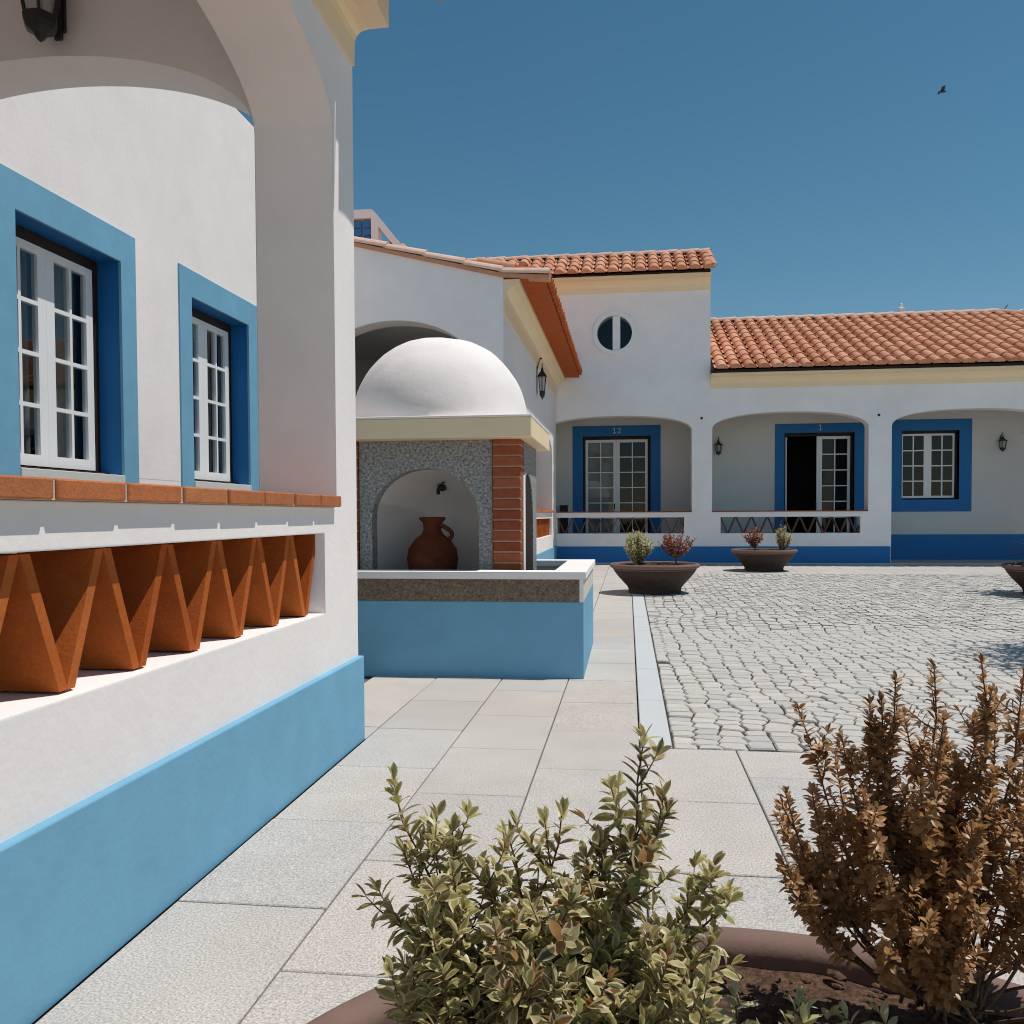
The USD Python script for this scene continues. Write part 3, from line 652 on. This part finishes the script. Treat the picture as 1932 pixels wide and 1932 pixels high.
# the niche: an apse of white plaster behind the arch
A = np.linspace(math.pi, 0, 33); cx, rr = -1.316, .375
VV, FF = [], []
for i, a in enumerate(A):
    for z in (.42, .985):
        VV.append((cx + rr * math.cos(a), HY0 + .14 + rr * 1.5 * math.sin(a), z))
for i in range(len(A) - 1): FF.append([2 * i, 2 * i + 2, 2 * i + 3, 2 * i + 1])
hv = []; M_ = 17
for i, a in enumerate(A):
    for e in np.linspace(0, math.pi / 2, M_): hv.append((cx + rr * math.cos(a) * math.cos(e), HY0 + .14 + rr * 1.5 * math.sin(a) * math.cos(e), .985 + .325 * math.sin(e)))
hf = [[i * M_ + k, (i + 1) * M_ + k, (i + 1) * M_ + k + 1, i * M_ + k + 1] for i in range(len(A) - 1) for k in range(M_ - 1)]
ft.part('niche', join([(np.array(VV), np.array(FF)), (np.array(hv), np.array(hf))]), WHITE, smooth=40)
for x0 in (HX0, HX1 - pw):                                      # brick corner pillars
    z = .42; k = 0
    ft.part('pillar_core', bx(x0 + .006, x0 + pw - .008, HY0 + .006, HY0 + .2, .42, 1.50), MORTARB)
    while z < 1.47:
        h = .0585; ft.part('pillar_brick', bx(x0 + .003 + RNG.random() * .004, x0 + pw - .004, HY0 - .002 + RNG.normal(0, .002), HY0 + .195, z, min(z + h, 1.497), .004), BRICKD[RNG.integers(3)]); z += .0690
sd = rect(HY0 + .2, HY1, .42, 1.50).difference(arch_poly(HY0 + .12, 6.49, .3, .95, 1.285, 32))
ft.part('side_wall', ext(sd, 'x', HX1 - .07, HX1 - .003), ROUGH)
ft.part('side_shade_fill', ext(arch_poly(HY0 + .125, 6.488, .42, .95, 1.283, 32), 'x', HX1 - .065, HX1 - .012), look('arch_shade_black', (0.022, 0.013, 0.010), 0.95, .4, 12, bump=.5, bscale=60))  # near-black block fills the side arch; its colour stands in for the shade inside
ft.part('side_trim', ext(rect(HY0 + .10, HY0 + .2, .42, 1.26), 'x', HX1 - .004, HX1 + .004), WHITE)
ft.part('side_wall', ext(sd, 'x', HX0 + .003, HX0 + .07), ROUGH)
ft.part('back_wall', bx(HX0 + .07, HX1 - .07, HY1 - .05, HY1, .42, 1.50), ROUGH)
ft.part('slab', bx(-2.02, -.597, 5.60, 6.91, 1.487, 1.612, .004), CREAM)
ft.part('slab_top', bx(-2.024, -.593, 5.596, 6.914, 1.6125, 1.628, .004), WHITE)
an = np.linspace(0, math.pi / 2, 22)
prof = [(.615 * math.cos(a) ** .92, 1.628 + .605 * math.sin(a)) for a in an]; prof = [(.63, 1.60)] + prof; prof[-1] = (0.0, prof[-1][1])
dv, df = lathe(prof, 96, at=(-1.31, 6.255, 0)); dc = dv - [-1.31, 6.255, 1.62]; dv = dv + dc * (.026 * (meshkit.fbm(dv * 3.2, 4, 3) - .5) + .008 * (meshkit.noise(dv * 14, 5) - .5))[:, None] * (dv[:, 2] > 1.64)[:, None]
ft.part('dome', (dv, df), WHITE, smooth=True)
tp = Thing('wall_tap', 'small dark tap on the niche wall above the clay jug', 'tap', (-1.31, 6.3, 1.2))
yb = HY0 + .14 + rr * 1.5 * .72
tp.part('flange', tube([(-1.31, yb + .04, 1.20), (-1.31, yb - .01, 1.20)], .030, 12), IRON); tp.part('spout', tube([(-1.31, yb, 1.20), (-1.315, yb - .06, 1.205), (-1.32, yb - .085, 1.18), (-1.32, yb - .088, 1.145)], .013, 8), IRON)
tp.part('lever', tube([(-1.31, yb - .04, 1.20), (-1.29, yb - .045, 1.235), (-1.265, yb - .045, 1.24)], .009, 6), IRON)
jug = Thing('clay_jug', 'dark brown clay jug standing in the fountain niche', 'jug', (-1.335, 6.08, .521))
prof = [(0, .525), (.10, .525), (.125, .55), (.165, .62), (.176, .70), (.165, .77), (.12, .835), (.075, .87), (.062, .90), (.064, .945), (.088, .968), (.092, .985), (.078, .988), (.055, .96), (.05, .90)]
jug.part('body', lathe(prof, 36, at=(-1.335, 6.08, 0)), JUGM, smooth=50)
a = np.linspace(0, 1, 12); jug.part('handle', tube(np.c_[-1.335 + .06 + .05 * np.sin(a * math.pi) + .055 * a, np.full(12, 6.06), .935 - .11 * a], .0155, 8), JUGM, smooth=True)

# ------------------------------------------------------------------ wall lanterns
def lantern(name, label, at, rz=0.0, s=1.0, group='black wall lanterns'):
    """Faces -y: wall plate at the origin, lamp body in front of it; z measured from the body's middle."""
    t = Thing(name, label, 'lantern', at, group, None, rz, s)
    t.part('wall_plate', join([bx(-.028, .028, -.012, 0, -.09, .12, .005), bx(-.016, .016, -.014, -.002, -.115, .17, .005)]), IRON, local=True)
    a = np.linspace(0, 1, 10)
    t.part('bracket', tube(np.c_[np.zeros(10), -.005 - .095 * a, .10 + .13 * np.sin(a * math.pi * .62) - .01 * a], .008, 6), IRON, local=True)
    c = (0, -.105, 0)
    t.part('roof', lathe([(0, .135), (.02, .13), (.03, .10), (.088, .062), (.098, .05), (.09, .048), (0, .07)], 6, at=c), IRON, local=True)
    t.part('finial', lathe([(0, .18), (.012, .165), (.006, .15), (.016, .138), (0, .13)], 8, at=c), IRON, local=True)
    g = t.part('glass', lathe([(.046, -.085), (.074, .05)], 6, at=c), LGLASS, local=True)
    for k in range(6):
        q = math.pi / 3 * k; d = np.array([math.cos(q), math.sin(q), 0])
        t.part('bar', tube([np.array(c) + d * .05 + [0, 0, -.088], np.array(c) + d * .078 + [0, 0, .052]], .006, 4), IRON, local=True)
    t.part('base', lathe([(0, -.085), (.055, -.085), (.058, -.095), (.056, -.112), (.046, -.132), (.022, -.146), (.012, -.16), (0, -.17)], 6, at=c), IRON, local=True)
    return t
L0 = lantern('wall_lantern', 'black wall lantern on the white wall right of the blue framed window', (7.56, BY, 2.40))
dup(L0, (1.90, BY, 2.40), 'black wall lantern on the white wall left of the open door')
dup(L0, (MX, 14.35, 3.11), 'large black wall lantern under the cream cornice of the middle wing', 90.0, (1.0, .85, 1.7))
dup(L0, (-2.395, PYJ + .002, 3.165), 'black lantern above the inner arch of the near porch', 0.0, 1.25)

# ------------------------------------------------------------------ bowl planters
SOILZ = 0.338
RIM = look('bowl_rim_pale', (0.20, 0.128, 0.105), 0.8, 0.12, 9.0, bump=0.3, bscale=70, spec=0.2, big=0.1)  # rim in a paler brown than the bowl body
def planter(label, at, s=1.0, seed=3):
    t = Thing('bowl_planter', label, 'planter', at, 'round brown bowl planters', None, 0.0, s)
    prof = [(.0, .0), (.325, .0), (.335, .012), (.33, .05), (.345, .085), (.40, .145), (.455, .205), (.505, .27), (.530, .318), (.528, .335), (.50, .30), (.0, .27)]
    t.part('bowl', lathe(prof, 96), BOWL, local=True, smooth=45)
    t.part('rim', lathe([(.525, .316), (.548, .322), (.562, .336), (.567, .352), (.562, .366), (.548, .375), (.530, .375), (.517, .367), (.510, .352), (.509, .30), (.525, .30), (.525, .316)], 128), RIM, local=True, smooth=50)
    n, k = 64, 22; V = [(0, 0, 0)]
    for i in range(1, k + 1):
        for j in range(n):
            r, a = .512 * i / k, 2 * math.pi * j / n; V.append((r * math.cos(a), r * math.sin(a), 0))
    V = np.array(V, float); V[:, 2] = SOILZ + .028 * (meshkit.fbm(V * 9 + seed, 4, seed) - .5) * 2 + .02 * (meshkit.noise(V * 60, 5) - .5) + .03 * (1 - (np.hypot(V[:, 0], V[:, 1]) / .5) ** 2)
    F = [[0, 1 + j, 1 + (j + 1) % n] for j in range(n)]
    for i in range(k - 1):
        for j in range(n):
            a, b, c, d = 1 + i * n + j, 1 + i * n + (j + 1) % n, 1 + (i + 1) * n + (j + 1) % n, 1 + (i + 1) * n + j; F += [[a, d, c], [a, c, b]]
    so = t.part('soil', (V, np.array(F)), SOIL, local=True, smooth=True)
    cl = []
    for q in range(420):                                           # crumbs and bark chips on the soil
        r, a = .49 * math.sqrt(RNG.random()), RNG.random() * 2 * math.pi; s_ = .003 + .007 * RNG.random() ** 2
        m = trimesh.creation.icosphere(0); v = m.vertices * np.array([s_ * (1 + 1.5 * RNG.random()), s_, s_ * .7]); w = RNG.random() * 6.3
        v = np.c_[v[:, 0] * math.cos(w) - v[:, 1] * math.sin(w), v[:, 0] * math.sin(w) + v[:, 1] * math.cos(w), v[:, 2]]
        z = SOILZ + .03 * (1 - (r / .5) ** 2) + .012; cl.append((v + [r * math.cos(a), r * math.sin(a), z], m.faces))
    p = t.part('bark_chips', join(cl), SOIL, local=True, kind='stuff')
    return t

# ------------------------------------------------------------------ plants
def leaf_mesh(base, d, up_, L, W, curl=0.25, fold=0.22, st=5):
    """A pointed leaf blade folded along its midrib and bent."""
    d = d / np.linalg.norm(d); s = np.cross(d, up_); s /= max(np.linalg.norm(s), 1e-6); nrm = np.cross(s, d)
    V = []
    for k in range(st):
        t = k / (st - 1); w = W * .5 * max(math.sin(math.pi * (.05 + .95 * t) ** 1.25), 0.0) ** .7
        p = base + d * (L * t) - nrm * (curl * L * t * t)
        V += [p - s * w + nrm * fold * w, p, p + s * w + nrm * fold * w]
    F = []
    for k in range(st - 1):
        for q in (0, 1):
            a = 3 * k + q; F += [[a, a + 1, a + 4], [a, a + 4, a + 3]]
    return np.array(V), np.array(F)

def grow(rng, stems, L, W, gap, whorl=2, t0=.25, rise=.55, twigs=0, twig=.09, tw_t0=.2, jitter=.35, r0=.0045):
    """stems: (base, tip, bow). Returns (branch mesh list, leaf list)."""
    br, lv = [], []
    def dress(P, a0, tipsize=1.0):
        T = np.gradient(P, axis=0); T /= np.linalg.norm(T, axis=1, keepdims=True)
        seg = np.r_[0, np.cumsum(np.linalg.norm(np.diff(P, axis=0), axis=1))]; tot = seg[-1]; s = tot * a0; ang = rng.random() * 6.3
        while s <= tot:
            p = np.array([np.interp(s, seg, P[:, k]) for k in range(3)]); t = np.array([np.interp(s, seg, T[:, k]) for k in range(3)]); t /= np.linalg.norm(t)
            a = np.cross(t, [.3, .2, .93]); a /= max(np.linalg.norm(a), 1e-6); b = np.cross(t, a); f = s / tot
            for w in range(whorl):
                q = ang + 2 * math.pi * w / whorl + rng.normal(0, jitter); o = math.cos(q) * a + math.sin(q) * b
                rs = rise + (.55 * max(0, f - .75) / .25) + rng.normal(0, .18)
                d = o + t * rs + rng.normal(0, .1, 3); k = (1 - .35 * f) * rng.uniform(.75, 1.15) * tipsize
                lv.append(leaf_mesh(p, d, t, L * k, W * k, rng.uniform(.05, .45), rng.uniform(.1, .4)))
            ang += 1.57 + rng.normal(0, .3); s += gap * rng.uniform(.7, 1.3) * (1.15 - .45 * f)
        for w in range(3):
            d = T[-1] + rng.normal(0, .35, 3); lv.append(leaf_mesh(P[-1], d, np.array([.3, .2, .9]) + rng.normal(0, .3, 3), L * .65, W * .6, .1, .3))
    for base, tip, bow in stems:
        base, tip = np.asarray(base, float), np.asarray(tip, float); mid = (base + tip) / 2 + np.asarray(bow, float); u = np.linspace(0, 1, 9)[:, None]
        P = (1 - u) ** 2 * base + 2 * u * (1 - u) * mid + u * u * tip; P += rng.normal(0, .0025, P.shape); P[0], P[-1] = base, tip
        br.append(tube(P, np.linspace(r0, r0 * .3, 9), 5)); dress(P, t0)
        for k in range(twigs):
            f = rng.uniform(tw_t0, .9); i = f * 8; p = P[int(i)] * (1 - i % 1) + P[min(int(i) + 1, 8)] * (i % 1)
            d = np.array([rng.normal(), rng.normal(), .75 + .5 * rng.random()]); d /= np.linalg.norm(d); l = twig * rng.uniform(.6, 1.25) * (1.1 - .6 * f); u2 = np.linspace(0, 1, 5)[:, None]
            Q = p + d * l * u2 + np.array([0, 0, .25 * l]) * u2 ** 2; br.append(tube(Q, np.linspace(r0 * .45, r0 * .2, 5), 4)); dress(Q, .2, .9)
    return br, lv

def edge(path, n):
    UsdGeom.PrimvarsAPI(stage.GetPrimAtPath(path)).CreatePrimvar('edge', Sdf.ValueTypeNames.FloatArray, 'vertex').Set(Vt.FloatArray.FromNumpy(np.tile(np.array([1, 0, 1], np.float32), n // 3)))
def plant(name, label, category, at, br, lv, looks, mass, rng, single=0, view=None, group=None):
    t = Thing(name, label, category, at, group)
    t.part('branches', join(br), BARK, local=True, smooth=True, kind='stuff')
    idx = list(range(len(lv)))
    if single:
        eye = np.array([0, 0, 1.0]) - np.asarray(at)
        key = [np.linalg.norm(lv[i][0].mean(0) - eye) - .45 * lv[i][0][:, 2].max() for i in idx]; idx = list(np.argsort(key))
        for i in idx[:single]: edge(t.part('leaf', lv[i], looks[rng.integers(len(looks))], local=True, smooth=True), len(lv[i][0]))
        idx = idx[single:]
    edge(t.part('foliage', join([lv[i] for i in idx]), mass, local=True, smooth=True, kind='stuff'), sum(len(lv[i][0]) for i in idx))
    return t

YG = [(.40, .34, .12), (.58, .50, .25), (.20, .21, .065), (.44, .31, .12), (.66, .58, .34), (.42, .22, .08), (.11, .11, .04), (.34, .15, .055), (.50, .40, .18), (.17, .16, .055), (.15, .085, .04)]
OB = [(.50, .27, .115), (.62, .40, .20), (.28, .14, .06), (.46, .34, .16), (.12, .06, .032), (.66, .46, .26), (.36, .22, .10), (.44, .20, .08), (.18, .085, .042), (.24, .16, .07)]
RB = [(.36, .11, .05), (.46, .17, .08), (.22, .06, .03), (.52, .26, .15), (.12, .04, .022)]
YM, OM, RM = leaf_look('yellow_green_leaves', YG, .36, (.66, .58, .34)), leaf_look('orange_brown_leaves', OB, .38), leaf_look('red_brown_leaves', RB, .25)
PM = leaf_look('pale_yellow_leaves', [(.62, .57, .30), (.54, .50, .24), (.70, .65, .40), (.32, .31, .12), (.46, .42, .19)])
def singles(tag, cols, tr, mg=None):
    return [leaf_look(f'{tag}_{chr(97 + i)}', [c, c], tr, mg if i % 3 != 2 else None) for i, c in enumerate(cols)]
YS, OS = singles('variegated_leaf', YG, .36, (.68, .60, .36)), singles('brown_leaf', OB, .38)

FP = planter('large brown bowl planter in the nearest corner of the paving, filled with dark soil', (.148, .785, 0.0), (1.115, 1.115, .975))
rng = np.random.default_rng(5)
tips = [(-.281, 1.05, .680), (-.237, 1.05, .630), (-.205, 1.03, .628), (-.141, 1.05, .616), (-.078, 1.05, .645), (.018, 1.05, .738), (.039, 1.02, .680), (.097, 1.05, .592), (-.034, 1.05, .612),
        (-.30, 1.05, .545), (-.268, 1.05, .50), (-.179, 1.02, .585), (.112, 1.05, .56), (.088, 1.0, .525), (-.02, 1.08, .67), (.025, .98, .63), (-.06, .95, .585), (-.14, .93, .56), (-.21, .94, .55),
        (.04, .93, .54), (-.10, .90, .52), (-.02, .90, .53), (.08, .92, .49), (-.2, .98, .46), (-.26, 1.0, .43), (.1, .97, .44), (-.15, .88, .45), (0, .87, .46), (.06, .88, .43), (-.24, .95, .39), (-.08, .86, .42), (.12, 1.0, .40)]
at = np.array([-.09, 1.0, .345])
for k in range(26):
    p = tips[rng.integers(len(tips))]; tips.append((p[0] * .9 + rng.normal(0, .03) - .01, p[1] - abs(rng.normal(0, .035)), .36 + (p[2] - .36) * rng.uniform(.55, .92)))
stems = [(np.array([rng.normal(0, .045), rng.normal(0, .035), 0]), np.array(p) - at, np.array([(p[0] - at[0]) * .25 + rng.normal(0, .02), rng.normal(0, .02), .02])) for p in tips]
br, lv = grow(rng, stems, .035, .0165, .0125, 2, .2, .45, 8, .07, .12, .5, .003)
plant('variegated_shrub', 'yellow-green variegated shrub at the near planter, with one tall leafy spire', 'shrub', at, br, lv, YS, YM, rng, 300)
at = np.array([.42, 1.23, .345])
rng = np.random.default_rng(8)
tips = [(.210, 1.15, .757), (.262, 1.15, .722), (.325, 1.15, .795), (.37, 1.15, .812), (.432, 1.17, .815), (.485, 1.18, .80), (.195, 1.15, .65), (.205, 1.15, .585), (.40, 1.2, .72), (.295, 1.15, .765), (.53, 1.2, .79), (.58, 1.22, .76),
        (.24, 1.2, .62), (.28, 1.12, .66), (.34, 1.1, .68), (.42, 1.1, .67), (.50, 1.12, .68), (.235, 1.17, .53), (.30, 1.08, .57), (.38, 1.06, .58), (.47, 1.07, .58), (.56, 1.1, .6), (.62, 1.2, .62), (.35, 1.2, .74),
        (.26, 1.12, .5), (.33, 1.05, .5), (.43, 1.04, .5), (.52, 1.05, .5), (.46, 1.2, .75), (.60, 1.14, .5), (.38, 1.25, .66), (.52, 1.26, .68), (.27, 1.22, .68), (.44, 1.16, .78), (.30, 1.17, .74)]
tips = [p for p in tips if p[2] > .54]
for k in range(32):
    p = tips[rng.integers(len(tips))]; tips.append((p[0] + rng.normal(0, .03), p[1] + rng.normal(0, .035), .46 + (p[2] - .46) * rng.uniform(.4, .95)))
stems = [(np.array([rng.normal(0, .022), rng.normal(0, .02), 0]), np.array(p) - at, np.array([(p[0] - at[0]) * .36 + rng.normal(0, .018), (p[1] - at[1]) * .3 + rng.normal(0, .018), -.025])) for p in tips]
br, lv = grow(rng, stems, .0205, .0092, .0080, 3, .52, .5, 9, .050, .5, .6, .0026)

plant('copper_shrub', 'bushy copper-brown shrub with pointed spires at the right of the near planter', 'shrub', at, br, lv, OS, OM, rng, 300)
rng = np.random.default_rng(14); at = np.array([.20, 1.06, .345]); stems = []
for k in range(20):
    p = np.array([rng.uniform(-.08, .12), rng.uniform(-.07, .05), 0]); stems.append((p, p + [rng.normal(0, .015), rng.normal(0, .015), rng.uniform(.03, .075)], np.zeros(3)))
br, lv = grow(rng, stems, .036, .014, .014, 2, .2, .75, 0, .05, .3, .3, .0025)
plant('young_sprigs', 'low pale green sprigs on the bare soil between the two near shrubs', 'plant', at, br, lv, YS[:6], PM, rng, 60)

def far_shrub(name, label, at, seed, H, Wd, L, W, mass, stemh=.0, n=16, gap=.03, group=None):
    rng = np.random.default_rng(seed); stems = []
    for k in range(n):
        a, q = rng.random() * 6.3, math.sqrt(rng.random()); tip = np.array([Wd * q * math.cos(a), Wd * q * math.sin(a), H * (1 - .45 * q * q) * rng.uniform(.82, 1.05)])
        base = np.array([0, 0, stemh * .7]) + rng.normal(0, .015, 3) * [1, 1, 0]; stems.append((base, tip, np.array([tip[0] * .3, tip[1] * .3, 0])))
    if stemh: stems.append((np.zeros(3), np.array([.01, 0, stemh]), np.zeros(3)))
    br, lv = grow(rng, stems[:n], L, W, gap, 2, .25, .4, 4, .12, .3, .3, .008)
    if stemh: br.append(tube([(0, 0, 0), (.005, 0, stemh * .8)], [.014, .011], 6))
    return plant(name, label, 'shrub', at, br, lv, None, mass, rng, 0, None, group)

dup(FP, (.335, 11.58, 0), 'brown bowl planter with two shrubs on the end of the pale kerb')
far_shrub('yellow_shrub', 'pale yellow shrub in the bowl planter at the end of the kerb', (.13, 11.52, .34), 21, .44, .22, .055, .026, PM, 0, 22, .026)
far_shrub('red_shrub', 'reddish brown shrub on a bare stem in the planter at the end of the kerb', (.60, 11.6, .34), 22, .46, .25, .05, .022, RM, .16, 16, .028)
dup(FP, (2.36, 16.2, 0), 'brown bowl planter with two shrubs before the parapet of the middle arch')
far_shrub('red_shrub', 'small reddish shrub in the planter before the middle arch', (2.20, 16.15, .34), 23, .40, .2, .06, .026, RM, .1, 11, .036)
far_shrub('yellow_shrub', 'leaning yellow-green shrub in the planter before the middle arch', (2.66, 16.15, .34), 24, .42, .2, .06, .026, YM, 0, 12, .032)
dup(FP, (5.06, 11.5, 0), 'brown bowl planter cut off by the photo edge at the right of the cobbles', 0.0, 1.0)
def strap_plant(name, label, at, seed, tufts, L, W, mass):
    rng = np.random.default_rng(seed); lv, br = [], []
    for (x, y, z) in tufts:
        br.append(tube([(x * .2, y * .2, 0), (x * .7, y * .7, z * .6), (x, y, z)], [.03, .022, .016], 7))
        for k in range(34):
            a = rng.random() * 6.3; el = rng.uniform(-.25, 1.2); d = np.array([math.cos(a) * math.cos(el), math.sin(a) * math.cos(el), math.sin(el)])
            lv.append(leaf_mesh(np.array([x, y, z]) + d * .02, d, np.array([0, 0, 1.0]), L * rng.uniform(.7, 1.1), W, rng.uniform(.1, .5), .25, 7))
    return plant(name, label, 'plant', at, br, lv, None, mass, rng)
CM = leaf_look('maroon_leaves', [(.09, .014, .016), (.14, .025, .025), (.05, .012, .014), (.20, .06, .055)], .2)
strap_plant('maroon_strap_plant', 'spiky dark red strap-leaved plant in the right-hand planter', (5.10, 11.5, .34), 31, [(.05, .1, .14), (-.12, -.05, .10), (.02, -.2, .12), (.34, .72, 1.55), (.30, -.85, 1.35), (.42, .3, 1.85), (.46, -.2, 1.7), (.40, .5, 1.1)], .42, .045, CM)

# round-headed tree in a tub just right of the view; its shadow falls on the cobbles
rng = np.random.default_rng(41); tr = Thing('potted_olive_tree', 'round-headed small tree in a tub beside the cobbled yard', 'tree', (4.15, 6.65, 0))
tr.part('tub', lathe([(0, 0), (.26, 0), (.33, .42), (.35, .43), (.35, .47), (.31, .47), (.29, .40), (0, .40)], 40), BOWL, local=True, smooth=40)
tr.part('trunk', tube([(0, 0, .38), (.02, .01, 1.0), (-.01, 0, 1.6), (.0, .0, 2.3)], [.05, .042, .036, .02], 8), BARK, local=True, smooth=True)
lv, lb = [], []
for k in range(60):
    d = rng.normal(0, 1, 3); d /= np.linalg.norm(d); tip = np.array([0, 0, 2.25]) + d * .78 * rng.uniform(.75, 1); lb.append(tube([(0, 0, 1.6 + .5 * rng.random()), tip * .5 + np.array([0, 0, 1.0]), tip], [.015, .01, .004], 5))
    for q in range(46):
        p = tip + rng.normal(0, .17, 3); lv.append(leaf_mesh(p, rng.normal(0, 1, 3), np.array([0, .1, 1.0]), .085, .026, .2, .2, 4))
tr.part('branches', join(lb), BARK, local=True, smooth=True, kind='stuff')
tr.part('crown', join(lv), leaf_look('olive_leaves', [(.06, .075, .035), (.10, .12, .06), (.045, .055, .028)], .2), local=True, smooth=True, kind='stuff')
